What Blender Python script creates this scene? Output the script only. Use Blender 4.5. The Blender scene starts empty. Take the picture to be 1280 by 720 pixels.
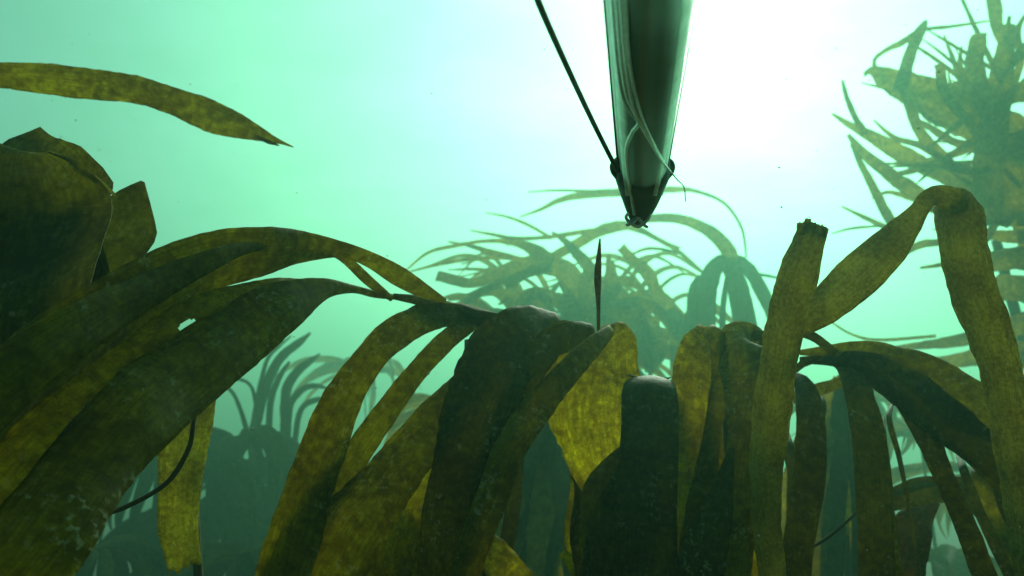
import bpy, bmesh, math, random
from mathutils import Vector, Matrix, noise
random.seed(7)
R = math.radians
S = bpy.context.scene
C = S.collection

# ------------------------------------------------------------------ camera
CAMZ = 1.7
PITCH = 14.0
cam_d = bpy.data.cameras.new('camera')
cam_d.sensor_width = 36.0
FPX = 914.0                                   # focal length in pixels of a 1280 px wide frame
cam_d.lens = 36.0 * FPX / 1280.0
cam_d.clip_start = 0.02
cam_d.clip_end = 500
cam = bpy.data.objects.new('camera', cam_d)
C.objects.link(cam)
cam.location = (0, 0, CAMZ)
cam.rotation_euler = (R(90 + PITCH), 0, 0)
S.camera = cam
cam_d.dof.use_dof = True
cam_d.dof.focus_distance = 0.75
cam_d.dof.aperture_fstop = 8.0
CAM = Vector((0, 0, CAMZ))
FWD = Vector((0, math.cos(R(PITCH)), math.sin(R(PITCH))))
UPV = Vector((0, -math.sin(R(PITCH)), math.cos(R(PITCH))))
RGT = Vector((1, 0, 0))

def at(px, py, d):
    """point at depth d metres along the view axis"""
    return CAM + FWD * d + RGT * ((px - 640.0) * d / FPX) + UPV * ((360.0 - py) * d / FPX)

# ------------------------------------------------------------------ light
SUN_EL, SUN_AZ = 33.0, 17.0                   # in front of the camera, a little to the right
w = bpy.data.worlds.new('World'); S.world = w
w.use_nodes = True
nt = w.node_tree
bg = nt.nodes['Background']
sky = nt.nodes.new('ShaderNodeTexSky')
sky.sky_type = 'NISHITA'
sky.sun_disc = False
sky.sun_elevation = R(SUN_EL)
sky.sun_rotation = R(SUN_AZ)
nt.links.new(sky.outputs[0], bg.inputs[0])
bg.inputs[1].default_value = 0.075
sd = bpy.data.lights.new('sun', 'SUN')
sd.energy = 5.0
sd.angle = R(20)
sd.color = (1.0, 0.97, 0.9)
sun = bpy.data.objects.new('sun', sd); C.objects.link(sun)
sdir = Vector((math.sin(R(SUN_AZ)) * math.cos(R(SUN_EL)), math.cos(R(SUN_AZ)) * math.cos(R(SUN_EL)), math.sin(R(SUN_EL))))
sun.rotation_euler = (-sdir).to_track_quat('-Z', 'Y').to_euler()
sun.location = (0, 0, 30)

S.view_settings.view_transform = 'Standard'
S.view_settings.look = 'None'
S.view_settings.exposure = 1.0
S.view_settings.gamma = 1.0
S.cycles.max_bounces = 8
S.cycles.transparent_max_bounces = 16
S.cycles.volume_bounces = 0
S.cycles.use_denoising = True

WATER_TOP = 18.0
HAZE_DENSITY = 0.045
HAZE_COLOR = (0.32, 1.0, 0.63)
HAZE_G = 0.60

# ------------------------------------------------------------------ materials
def new_mat(name):
    m = bpy.data.materials.new(name); m.use_nodes = True
    t = m.node_tree
    for n in list(t.nodes): t.nodes.remove(n)
    return m, t, t.nodes.new('ShaderNodeOutputMaterial')

def nd(t, kind, **kw):
    n = t.nodes.new(kind)
    for k, v in kw.items(): setattr(n, k, v)
    return n

def noise_node(t, vec, scale, detail=4, rough=0.6):
    n = t.nodes.new('ShaderNodeTexNoise')
    n.inputs['Scale'].default_value = scale
    n.inputs['Detail'].default_value = detail
    n.inputs['Roughness'].default_value = rough
    t.links.new(vec, n.inputs['Vector'])
    return n.outputs['Fac']

def ramp(t, fac, stops):
    r = t.nodes.new('ShaderNodeValToRGB')
    el = r.color_ramp.elements
    while len(el) < len(stops): el.new(0.5)
    for e, (p, c) in zip(el, stops):
        e.position = p
        e.color = (c[0], c[1], c[2], 1) if not isinstance(c, (int, float)) else (c, c, c, 1)
    t.links.new(fac, r.inputs[0])
    return r.outputs[0]

def mixc(t, fac, a, b, mode='MIX'):
    m = t.nodes.new('ShaderNodeMix'); m.data_type = 'RGBA'; m.blend_type = mode
    for sock, v in ((0, fac), (6, a), (7, b)):
        if isinstance(v, (int, float)): m.inputs[sock].default_value = v
        elif isinstance(v, tuple): m.inputs[sock].default_value = (*v, 1)
        else: t.links.new(v, m.inputs[sock])
    return m.outputs[2]

def kelp_mat(name, dark, mid, light, thru, tw, spots=0.5, scale=1.0, rough=0.48, spec=0.10, bump=0.5, vein=0.25):
    """leathery kelp: mottled olive front, coloured light shining through, pale crusts on it"""
    m, t, out = new_mat(name)
    tc = nd(t, 'ShaderNodeTexCoord'); oi = nd(t, 'ShaderNodeObjectInfo')
    add = nd(t, 'ShaderNodeVectorMath', operation='ADD')
    sc = nd(t, 'ShaderNodeVectorMath', operation='SCALE'); sc.inputs['Scale'].default_value = 9.0
    comb = nd(t, 'ShaderNodeCombineXYZ')
    for i in range(3): t.links.new(oi.outputs['Random'], comb.inputs[i])
    t.links.new(comb.outputs[0], sc.inputs[0])
    t.links.new(tc.outputs['Object'], add.inputs[0]); t.links.new(sc.outputs[0], add.inputs[1])
    v = add.outputs[0]
    n0 = noise_node(t, v, 9 * scale, 3, 0.5)
    n1 = noise_node(t, v, 85 * scale, 5, 0.66)
    n1 = mixc(t, 0.38, n1, n0)
    n2 = noise_node(t, v, 150 * scale, 4, 0.65)
    n3 = noise_node(t, v, 20 * scale, 3, 0.55)
    # long fibres that run with the blade
    mp = nd(t, 'ShaderNodeMapping'); mp.inputs['Scale'].default_value = (3.0, 60.0 * 0.25, 1)
    t.links.new(tc.outputs['UV'], mp.inputs[0])
    fib = noise_node(t, mp.outputs[0], 2.0, 3, 0.6)
    col = ramp(t, n1, [(0.39, dark), (0.50, mid), (0.62, light)])
    col = mixc(t, 0.35, col, ramp(t, fib, [(0.3, dark), (0.7, light)]))
    spot = ramp(t, n2, [(0.56, 0.0), (0.62, 1.0)])
    gate = ramp(t, n3, [(0.50, 0.0), (0.60, spots)])
    sm = mixc(t, 1.0, spot, gate, 'MULTIPLY')
    crust = (0.42, 0.42, 0.24)
    col = mixc(t, sm, col, crust)
    var = nd(t, 'ShaderNodeMapRange'); var.inputs[3].default_value = 0.72; var.inputs[4].default_value = 1.25
    t.links.new(oi.outputs['Random'], var.inputs[0])
    vc = nd(t, 'ShaderNodeVectorMath', operation='SCALE'); t.links.new(col, vc.inputs[0]); t.links.new(var.outputs[0], vc.inputs['Scale'])
    pr = nd(t, 'ShaderNodeBsdfPrincipled')
    t.links.new(vc.outputs[0], pr.inputs['Base Color'])
    pr.inputs['Roughness'].default_value = rough
    pr.inputs['Specular IOR Level'].default_value = spec
    bmp = nd(t, 'ShaderNodeBump'); bmp.inputs['Strength'].default_value = bump; bmp.inputs['Distance'].default_value = 0.005
    hn = mixc(t, 0.5, n2, fib)
    t.links.new(hn, bmp.inputs['Height']); t.links.new(bmp.outputs[0], pr.inputs['Normal'])
    tr = nd(t, 'ShaderNodeBsdfTranslucent')
    tcol = mixc(t, ramp(t, n1, [(0.41, 0.0), (0.59, 1.0)]), tuple(c * q for c, q in zip(thru, (0.46, 0.38, 0.3))), thru)
    tcol = mixc(t, ramp(t, n2, [(0.35, 0.35), (0.6, 0.0)]), tcol, tuple(c * 0.2 for c in thru))
    tcol = mixc(t, mixc(t, 1.0, sm, (0.6, 0.6, 0.6), 'MULTIPLY'), tcol, tuple(min(1, c * 0.6 + 0.1) for c in thru))
    tcol = mixc(t, ramp(t, fib, [(0.38, 0.55), (0.6, 0.0)]), tcol, tuple(c * 0.35 for c in thru))
    vo = nd(t, 'ShaderNodeTexVoronoi', feature='DISTANCE_TO_EDGE'); vo.inputs['Scale'].default_value = 85 * scale
    wob = nd(t, 'ShaderNodeVectorMath', operation='ADD'); wn = nd(t, 'ShaderNodeTexNoise'); wn.inputs['Scale'].default_value = 60 * scale
    ws = nd(t, 'ShaderNodeVectorMath', operation='SCALE'); ws.inputs['Scale'].default_value = 0.03 / scale
    t.links.new(v, wn.inputs['Vector']); t.links.new(wn.outputs['Color'], ws.inputs[0]); t.links.new(v, wob.inputs[0]); t.links.new(ws.outputs[0], wob.inputs[1])
    t.links.new(wob.outputs[0], vo.inputs['Vector'])
    crack = ramp(t, vo.outputs['Distance'], [(0.0, vein), (0.10, 0.0)])
    tcol = mixc(t, crack, tcol, tuple(c * 0.18 for c in thru))
    t.links.new(tcol, tr.inputs[0])
    ms = nd(t, 'ShaderNodeMixShader'); ms.inputs[0].default_value = tw
    t.links.new(pr.outputs[0], ms.inputs[1]); t.links.new(tr.outputs[0], ms.inputs[2])
    t.links.new(ms.outputs[0], out.inputs[0])
    return m

K_OLIVE = kelp_mat('olive_kelp', (0.042, 0.037, 0.003), (0.10, 0.086, 0.007), (0.20, 0.17, 0.015), (0.92, 0.80, 0.045), 0.54, 0.9)
K_DARK = kelp_mat('dark_kelp', (0.020, 0.020, 0.004), (0.042, 0.040, 0.007), (0.088, 0.078, 0.013), (0.66, 0.58, 0.04), 0.38, 0.8)  # darker base, less translucent than the olive one
K_GOLD = kelp_mat('golden_kelp', (0.12, 0.085, 0.005), (0.22, 0.16, 0.010), (0.34, 0.26, 0.02), (1.0, 0.88, 0.04), 0.74, 0.9, 1.0, 0.45, 0.12, 0.8, 0.45)  # golden base, more translucent than the olive one
K_CRUST = kelp_mat('crusted_kelp', (0.12, 0.10, 0.026), (0.26, 0.225, 0.062), (0.42, 0.37, 0.13), (0.88, 0.78, 0.17), 0.5, 0.9, 2.6, 0.65, 0.07, 0.8)
K_LEATHER = kelp_mat('leathery_kelp', (0.045, 0.056, 0.022), (0.085, 0.098, 0.036), (0.14, 0.15, 0.055), (0.78, 0.72, 0.07), 0.46, 0.6)
K_FAR = kelp_mat('far_kelp', (0.06, 0.056, 0.012), (0.10, 0.09, 0.018), (0.15, 0.135, 0.03), (0.98, 0.80, 0.07), 0.62, 0.2, 0.3)
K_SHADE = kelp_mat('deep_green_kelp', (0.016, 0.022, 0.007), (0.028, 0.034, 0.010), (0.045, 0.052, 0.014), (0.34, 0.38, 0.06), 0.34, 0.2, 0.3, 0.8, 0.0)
K_PALE = kelp_mat('pale_worn_kelp', (0.16, 0.145, 0.03), (0.24, 0.22, 0.05), (0.32, 0.29, 0.08), (0.95, 0.88, 0.16), 0.6, 0.9, 2.0, 0.6)

def plain(name, col, rough=0.5, metal=0.0, vary=0.3, scale=40, bump=0.2, spec=0.5, coat=0.0):
    m, t, out = new_mat(name)
    tc = nd(t, 'ShaderNodeTexCoord')
    n1 = noise_node(t, tc.outputs['Object'], scale, 5, 0.65)
    c = ramp(t, n1, [(0.3, tuple(x * (1 - vary) for x in col)), (0.7, tuple(min(1, x * (1 + vary)) for x in col))])
    pr = nd(t, 'ShaderNodeBsdfPrincipled')
    t.links.new(c, pr.inputs['Base Color'])
    pr.inputs['Roughness'].default_value = rough; pr.inputs['Metallic'].default_value = metal
    pr.inputs['Specular IOR Level'].default_value = spec
    pr.inputs['Coat Weight'].default_value = coat
    b = nd(t, 'ShaderNodeBump'); b.inputs['Strength'].default_value = bump; b.inputs['Distance'].default_value = 0.003
    t.links.new(n1, b.inputs['Height']); t.links.new(b.outputs[0], pr.inputs['Normal'])
    t.links.new(pr.outputs[0], out.inputs[0])
    return m

M_GUN = plain('scuffed_black_tube', (0.010, 0.036, 0.027), 0.30, 0.0, 0.35, 30, 0.12, 0.6)
M_EDGE = plain('black_plastic', (0.012, 0.014, 0.014), 0.5, 0, 0.3, 60, 0.1)
M_REFLECTION = plain('side_reflection', (0.75, 0.78, 0.76), 0.38, 0.85, 0.2, 50, 0.15)  # pale metal tone standing in for reflections along the barrel sides
M_LINE = plain('pale_nylon_line', (0.9, 0.92, 0.9), 0.35, 0.75, 0.15, 200, 0.2)
M_BAND = plain('black_rubber', (0.02, 0.022, 0.02), 0.6, 0, 0.3, 80, 0.1)
M_STIPE = plain('kelp_stipe', (0.07, 0.055, 0.018), 0.6, 0, 0.4, 45, 0.6)
M_ROCK = plain('algae_covered_rock', (0.06, 0.065, 0.035), 0.85, 0, 0.6, 3.5, 0.6)
M_SPECK = plain('drifting_specks', (0.5, 0.5, 0.42), 0.8)

# ------------------------------------------------------------------ object helpers
def tag(o, label=None, cat=None, group=None, kind=None):
    if label: o['label'] = label
    if cat: o['category'] = cat
    if group: o['group'] = group
    if kind: o['kind'] = kind
    return o

def empty(name, loc, label, cat, group=None):
    o = bpy.data.objects.new(name, None); C.objects.link(o)
    o.empty_display_size = 0.05
    o.location = loc
    return tag(o, label, cat, group)

def link_mesh(name, verts, faces, mat, parent=None, uvs=None, smooth=True):
    off = Vector(parent.location) if parent else Vector((0, 0, 0))
    if parent and parent.parent: off = off + Vector(parent.parent.location)
    me = bpy.data.meshes.new(name)
    me.from_pydata([tuple(Vector(v) - off) for v in verts], [], faces)
    if uvs:
        ul = me.uv_layers.new(name='UVMap')
        for lp in me.loops: ul.data[lp.index].uv = uvs[lp.vertex_index]
    me.polygons.foreach_set('use_smooth', [smooth] * len(me.polygons))
    me.materials.append(mat)
    me.update()
    o = bpy.data.objects.new(name, me); C.objects.link(o)
    if parent: o.parent = parent
    return o

def catmull(pts, n):
    """pts: list of equal-length tuples; n samples along the curve, spread evenly by length"""
    P = [tuple(float(x) for x in p) for p in pts]
    P = [tuple(2 * a - b for a, b in zip(P[0], P[1]))] + P + [tuple(2 * a - b for a, b in zip(P[-1], P[-2]))]
    dense = []
    m = len(P) - 3
    for i in range(m):
        for k in range(12):
            u = k / 12.0
            p0, p1, p2, p3 = P[i:i + 4]
            dense.append(tuple(0.5 * (2 * b + (c - a) * u + (2 * a - 5 * b + 4 * c - d) * u * u + (3 * b - a - 3 * c + d) * u ** 3)
                               for a, b, c, d in zip(p0, p1, p2, p3)))
    dense.append(P[-2])
    L = [0.0]
    for a, b in zip(dense, dense[1:]):
        L.append(L[-1] + math.dist(a[:3], b[:3]) + 1e-9)
    out = []; j = 0
    for i in range(n + 1):
        s = L[-1] * i / n
        while j < len(L) - 2 and L[j + 1] < s: j += 1
        f = (s - L[j]) / (L[j + 1] - L[j])
        out.append(tuple(a + (b - a) * f for a, b in zip(dense[j], dense[j + 1])))
    return out

_seed = [0]
def ribbon(name, rows, parent, mat, cols=8, thick=0.0022, cup=0.10, ruffle=0.075, rfreq=3.0, nib=0.07, ragged=0.0, ragged0=0.0, holes=()):
    """rows: list of (centre, half-width vector, normal). A closed leathery blade with thinned, uneven, wavy edges."""
    _seed[0] += 1; sd_ = _seed[0] * 17.31
    n = len(rows) - 1
    rnd = random.Random(_seed[0])
    rag = [1.3 * noise.noise(Vector((k * 5.0 / cols, sd_, 31))) + rnd.uniform(-.3, .3) - .2 for k in range(cols + 1)]
    rag0 = [1.3 * noise.noise(Vector((k * 5.0 / cols, sd_, 37))) + rnd.uniform(-.3, .3) - .2 for k in range(cols + 1)]
    ph = rnd.uniform(0, 6.28), rnd.uniform(0, 6.28)
    top, bot, uvs = [], [], []
    length = 0.0
    for i, (c, h, nn) in enumerate(rows):
        t = i / n
        if i: length += (c - rows[i - 1][0]).length
        hw = h.length
        T = (rows[min(i + 1, n)][0] - rows[max(i - 1, 0)][0])
        T = T.normalized() if T.length > 1e-9 else Vector((0, 0, 1))
        el = 1 + nib * (noise.noise(Vector((length * 28, sd_, 0))) + 0.9 * noise.noise(Vector((length * 85, sd_, 5))))
        er = 1 + nib * (noise.noise(Vector((length * 28, sd_, 9))) + 0.9 * noise.noise(Vector((length * 85, sd_, 14))))
        for k in range(cols + 1):
            u = -1 + 2 * k / cols
            uu = u * (el if u < 0 else er)
            wav = ruffle * hw * 2 * u * u * math.sin(6.283 * rfreq * t + (ph[0] if u < 0 else ph[1]) + 1.5 * noise.noise(Vector((t * 4, sd_, 3))))
            wav += hw * 0.16 * noise.noise(Vector((length * 14, u * 0.8, sd_)))
            p = c + h * uu + nn * (cup * hw * 2 * (u * u - 0.4) + wav)
            if ragged and i > n - 4:
                p = p + T * (ragged * hw * 2 * rag[k] * (i - (n - 4)) / 4.0)
            if ragged0 and i < 4:
                p = p - T * (ragged0 * hw * 2 * rag0[k] * (4 - i) / 4.0)
            th = min(thick, hw * 0.5) * 0.5 * (1.0 - 0.75 * abs(u) ** 3)
            top.append(p + nn * th); bot.append(p - nn * th)
            uvs.append((length * 4, (u * 0.5 + 0.5)))
    K = cols + 1
    N = len(top)
    faces = []
    def hole(i, k):
        s, u = (i + 0.5) / n, -1 + 2 * (k + 0.5) / cols
        return any(((s - a) / c) ** 2 + ((u - b) / d) ** 2 < 1 for a, b, c, d in holes)
    for i in range(n):
        for k in range(cols):
            if holes and hole(i, k): continue
            a = i * K + k
            faces.append((a, a + 1, a + K + 1, a + K))
            faces.append((N + a, N + a + K, N + a + K + 1, N + a + 1))
        a = i * K
        faces.append((a, a + K, N + a + K, N + a))
        a = i * K + cols
        faces.append((a, N + a, N + a + K, a + K))
    for k in range(cols):
        faces.append((k, N + k, N + k + 1, k + 1))
        a = n * K + k
        faces.append((a, a + 1, N + a + 1, N + a))
    return link_mesh(name, top + bot, faces, mat, parent, uvs + uvs)

def frame_rows(pts3, roll=0.0, view=CAM):
    """pts3: (x,y,z,half_width[,roll]) -> rows for ribbon(); the blade broadly faces the viewpoint, turned by roll"""
    rows = []; prev = None
    n = len(pts3)
    for i, q in enumerate(pts3):
        c = Vector(q[:3])
        T = Vector(pts3[min(i + 1, n - 1)][:3]) - Vector(pts3[max(i - 1, 0)][:3])
        T = T.normalized() if T.length > 1e-9 else Vector((0, 0, 1))
        V = (c - view).normalized()
        W = T.cross(V)
        if W.length < 0.12 and prev is not None: W = prev - T * prev.dot(T)
        elif prev is not None:
            W = W.normalized()
            if W.dot(prev) < 0 and abs(W.dot(prev)) > 0.6: pass
            W = (W * 0.6 + (prev - T * prev.dot(T)) * 0.4)
        W = W.normalized() if W.length > 1e-6 else Vector((1, 0, 0))
        prev = W
        r = R(roll + (q[4] if len(q) > 4 else 0))
        W2 = Matrix.Rotation(r, 3, T) @ W
        rows.append((c, W2 * q[3], W2.cross(T).normalized()))
    return rows

def strap(parent, pts, mat=None, roll=0.0, seg=None, cols=8, name='strap', label=None, **kw):
    """pts: (px, py, width_px, depth) control points of one kelp strap as seen from the camera"""
    p3 = []
    for q in pts:
        v = at(q[0], q[1], q[3]); p3.append((v.x, v.y, v.z, 0.5 * q[2] * q[3] / FPX, q[4] if len(q) > 4 else 0.0))
    L = sum(math.dist(a[:2], b[:2]) for a, b in zip(pts, pts[1:]))
    seg = seg or int(max(14, min(64, L / 7)))
    o = ribbon(name, frame_rows(catmull(p3, seg), roll), parent, mat or K_OLIVE, cols, **kw)
    if label: o['label'] = label
    return o

def sheet(parent, A, B, mat, seg=30, cols=10, name='blade', label=None, bulge=0.1, **kw):
    """a broad blade lofted between two edges given as (px, py, depth)"""
    a = catmull([tuple(at(*q)) for q in A], seg); b = catmull([tuple(at(*q)) for q in B], seg)
    rows = []
    for i in range(seg + 1):
        pa, pb = Vector(a[i]), Vector(b[i])
        c = (pa + pb) / 2; h = (pb - pa) / 2
        j = min(i + 1, seg); k = max(i - 1, 0)
        T = (Vector(a[j]) + Vector(b[j]) - Vector(a[k]) - Vector(b[k]))
        nn = h.cross(T)
        nn = nn.normalized() if nn.length > 1e-9 else -FWD
        rows.append((c, h, nn))
    o = ribbon(name, rows, parent, mat, cols, cup=bulge, **kw)
    if label: o['label'] = label
    return o

def tube(name, pts, rad, mat, parent=None, seg=24, sides=8, rough=0.0, caps=True):
    """pts in 3-D; rad a number or one per control point"""
    rr = rad if isinstance(rad, (list, tuple)) else [rad] * len(pts)
    Q = catmull([(*p, r) for p, r in zip([tuple(p) for p in pts], rr)], seg)
    verts, faces = [], []
    up = Vector((0.13, 0.2, 1)).normalized()
    for i, q in enumerate(Q):
        c = Vector(q[:3])
        T = (Vector(Q[min(i + 1, seg)][:3]) - Vector(Q[max(i - 1, 0)][:3])).normalized()
        a = T.cross(up)
        if a.length < 0.05: a = T.cross(Vector((1, 0, 0)))
        a.normalize(); b = T.cross(a)
        up = b.cross(T) * 0 + up
        for k in range(sides):
            th = 6.28318 * k / sides
            r = q[3] * (1 + rough * noise.noise(c * 40 + Vector((k, 0, 0))))
            verts.append(c + (a * math.cos(th) + b * math.sin(th)) * r)
    for i in range(seg):
        for k in range(sides):
            k2 = (k + 1) % sides
            faces.append((i * sides + k, i * sides + k2, (i + 1) * sides + k2, (i + 1) * sides + k))
    if caps:
        faces.append(tuple(range(sides))[::-1]); faces.append(tuple(seg * sides + k for k in range(sides)))
    return link_mesh(name, verts, faces, mat, parent)

def ground_z(x, y):
    return 0.10 * noise.noise(Vector((x * 0.5, y * 0.5, 0))) + 0.05 * noise.noise(Vector((x * 1.7, y * 1.7, 4)))

def stand(parent, crown, r=0.012, lean=(0, 0)):
    """the stipe that carries a plant's straps, and the holdfast that grips the rock"""
    b = Vector(parent.location)
    mid = (b + crown) / 2 + Vector((lean[0], lean[1], 0))
    tube('stipe', [b + Vector((0, 0, 0.02)), (b * 3 + crown) / 4 + Vector((lean[0] * .6, lean[1] * .6, 0)), mid, crown], [r * 1.5, r * 1.3, r * 1.1, r * 0.8], M_STIPE, parent, 18, 8, 0.25)
    verts, faces = [], []
    rnd = random.Random(int(abs(b.x * 1000) + abs(b.y * 77)))
    for k in range(9):                                  # the root fingers of the holdfast
        a = 6.283 * k / 9 + rnd.uniform(-.2, .2); ln = r * rnd.uniform(5, 8)
        d = Vector((math.cos(a), math.sin(a), 0)); s = Vector((-d.y, d.x, 0))
        base = len(verts)
        for j, (f, h, ww) in enumerate(((0.1, r * 3.2, r * .55), (0.5, r * 1.6, r * .45), (0.85, r * .35, r * .35), (1.0, -r * .6, r * .15))):
            c = b + d * (ln * f) + Vector((0, 0, h))
            verts += [c + s * ww, c + Vector((0, 0, ww)), c - s * ww, c - Vector((0, 0, ww))]
        for j in range(3):
            for q in range(4):
                q2 = (q + 1) % 4
                faces.append((base + j * 4 + q, base + j * 4 + q2, base + j * 4 + 4 + q2, base + j * 4 + 4 + q))
        faces.append((base, base + 3, base + 2, base + 1))
    link_mesh('holdfast', verts, faces, M_STIPE, parent)

def plant_at(px, py, d, label, group=None, back=0.0):
    c = at(px, py, d)
    e = empty('kelp_plant', (c.x, c.y + back, ground_z(c.x, c.y + back)), label, 'kelp', group)
    return e, c

# ------------------------------------------------------------------ setting
def build_seabed():
    n = 140; ext = 116.0
    verts, faces = [], []
    for j in range(n + 1):
        for i in range(n + 1):
            u, v = -1 + 2 * i / n, -1 + 2 * j / n
            x = ext * (abs(u) ** 2.2) * (1 if u >= 0 else -1); y = ext * (abs(v) ** 2.2) * (1 if v >= 0 else -1)
            verts.append((x, y, ground_z(x, y)))
    for j in range(n):
        for i in range(n):
            a = j * (n + 1) + i
            faces.append((a, a + 1, a + n + 2, a + n + 1))
    o = link_mesh('seabed', verts, faces, M_ROCK)
    tag(o, 'dark algae covered rocky seabed under the kelp', None, None, 'structure')
build_seabed()

def build_haze():
    bm = bmesh.new(); bmesh.ops.create_cube(bm, size=1.0)
    z0, z1 = -1.3, WATER_TOP
    for v in bm.verts:
        v.co = Vector((v.co.x * 240, v.co.y * 240, z0 if v.co.z < 0 else z1))
    me = bpy.data.meshes.new('haze'); bm.to_mesh(me); bm.free()
    m, t, out = new_mat('green_water_haze')
    pv = nd(t, 'ShaderNodeVolumePrincipled')
    pv.inputs['Color'].default_value = (*HAZE_COLOR, 1)
    pv.inputs['Density'].default_value = HAZE_DENSITY
    pv.inputs['Anisotropy'].default_value = HAZE_G
    t.links.new(pv.outputs[0], out.inputs['Volume'])
    me.materials.append(m)
    o = bpy.data.objects.new('haze', me); C.objects.link(o)
    tag(o, 'milky green sea water that veils everything far away', None, None, 'stuff')
build_haze()

def build_surface():
    """the underside of the sea: a rippled sheet that tints the daylight green"""
    n = 90; ext = 117.0
    verts, faces = [], []
    for j in range(n + 1):
        for i in range(n + 1):
            x, y = -ext + 2 * ext * i / n, -ext + 2 * ext * j / n
            verts.append((x, y, WATER_TOP - 0.25 + 0.12 * noise.noise(Vector((x * .35, y * .35, 2)))))
    for j in range(n):
        for i in range(n):
            a = j * (n + 1) + i
            faces.append((a, a + 1, a + n + 2, a + n + 1))
    m, t, out = new_mat('sea_surface')
    tr = nd(t, 'ShaderNodeBsdfTransparent')
    tc = nd(t, 'ShaderNodeTexCoord')
    t.links.new(ramp(t, noise_node(t, tc.outputs['Object'], 0.22, 4, 0.6), [(0.35, (0.66, 0.84, 0.69)), (0.65, (0.88, 1.0, 0.90))]), tr.inputs[0])
    t.links.new(tr.outputs[0], out.inputs[0])
    o = link_mesh('water_surface', verts, faces, m)
    tag(o, 'bright rippled underside of the sea surface overhead', None, None, 'structure')
build_surface()

# ------------------------------------------------------------------ the near kelp on the left
L, c = plant_at(610, 440, 1.24, 'big olive kelp whose widest straps sweep down to the lower left beside the camera')
stand(L, c)
strap(L, [(556, 377, 8, 1.02), (530, 365, 20, .99), (500, 347, 26, .96), (465, 326, 22, .93), (430, 313, 22, .90), (385, 311, 40, .86), (330, 316, 66, .80), (248, 333, 80, .74), (172, 374, 92, .67), (85, 440, 110, .60), (-20, 530, 130, .52), (-110, 620, 150, .47)],
      K_OLIVE, roll=-22, seg=70, cols=12, ruffle=.05, nib=.03)
strap(L, [(490, 374, 7, 1.0), (462, 352, 13, .95), (432, 324, 12, .92), (410, 312, 12, .90), (380, 304, 10, .88)], K_OLIVE, nib=.03, ruffle=.02)
strap(L, [(500, 372, 6, 1.02), (470, 368, 9, .97), (440, 361, 11, .92), (402, 361, 30, .86), (350, 384, 68, .78), (290, 423, 88, .71), (205, 487, 104, .62), (120, 572, 106, .54), (35, 690, 128, .47), (-60, 790, 150, .43)],
      K_OLIVE, roll=8, seg=70, cols=14, ruffle=.05, nib=.03, thick=.003)
strap(L, [(350, 308, 3, .83), (300, 312, 18, .755), (235, 338, 34, .69), (170, 372, 48, .63), (110, 404, 62, .58), (20, 468, 78, .52), (-70, 545, 90, .47)], K_OLIVE, roll=-8, seg=44, cols=10, nib=.02)
strap(L, [(430, 360, 4, .93), (385, 356, 14, .875), (335, 364, 34, .80), (255, 392, 50, .71), (172, 446, 56, .632), (95, 514, 74, .57), (8, 604, 96, .505), (-70, 690, 110, .46)], K_GOLD, roll=12, seg=130, cols=22, nib=.05,
      holes=((.30, .30, .016, .30), (.46, .40, .020, .24), (.42, .65, .012, .22), (.50, .30, .026, .42), (.24, .5, .012, .2)))  # separate gold strap: colour stands for light through the olive strap's lower part
tube('tendril', [at(-10, 640, .53), at(30, 607, .535), at(58, 575, .54), at(85, 535, .545), (at(100, 518, .55)), at(113, 500, .555)], [.0016, .0016, .0015, .0013, .001, .0005], M_STIPE, L, 30)
tube('tendril', [at(250, 480, .74), at(243, 520, .735), at(236, 560, .73), at(210, 602, .72), at(165, 630, .70), at(120, 645, .68), at(70, 650, .66)], [.0014, .0022, .0026, .0026, .0026, .0024, .002], M_STIPE, L, 40, 8, .2)

Lb, c = plant_at(232, 430, 1.15, 'pale yellow kelp strap hanging straight down with a torn lower end, behind the left kelp')
stand(Lb, c, .008, (0.1, .1))
strap(Lb, [(250, 425, 40, 1.14), (240, 480, 60, 1.05), (231, 545, 60, 1.02), (225, 610, 50, 1.0), (223, 660, 46, 1.0), (232, 712, 38, 1.0)], K_PALE, cols=12, seg=44, ragged=.35, nib=.05, ruffle=.02)

# the leathery, folded blades at the left edge
F, c = plant_at(20, 660, .72, 'dark leathery kelp with broad folded blades at the left edge')
stand(F, c, .014)
sheet(F, [(10, 650, .74), (-70, 540, .75), (-120, 420, .78), (-60, 290, .82), (5, 195, .86), (22, 178, .88), (52, 161, .9)], [(34, 650, .74), (110, 560, .74), (150, 460, .74), (150, 330, .78), (146, 246, .82), (132, 215, .85), (78, 178, .88)], K_LEATHER, bulge=.16, cols=14, seg=36, nib=.02, thick=.004, ruffle=.06)
sheet(F, [(10, 660, .70), (-80, 590, .67), (-130, 500, .66), (-90, 350, .70), (-40, 230, .74), (-10, 185, .76), (16, 190, .77)], [(34, 660, .70), (90, 590, .67), (118, 510, .66), (124, 400, .68), (134, 310, .715), (143, 255, .745), (106, 214, .76), (62, 190, .77)], K_LEATHER, bulge=.1, cols=14, seg=36, nib=.02, thick=.004, ruffle=.05)
sheet(F, [(20, 640, .72), (36, 540, .71), (44, 440, .72), (60, 330, .75), (110, 270, .78), (144, 242, .80), (176, 226, .82)], [(40, 640, .72), (90, 540, .72), (140, 420, .74), (160, 350, .77), (192, 306, .80), (195, 285, .81), (181, 228, .82)], K_LEATHER, bulge=.06, cols=10, seg=30, nib=.012, thick=.004, ruffle=.02)
strap(F, [(60, 190, 2, .765), (84, 199, 5, .755), (106, 213, 6, .75), (128, 230, 6, .742), (147, 247, 3, .738)], K_CRUST, cols=4, nib=.1, name='turned_edge')

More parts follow.
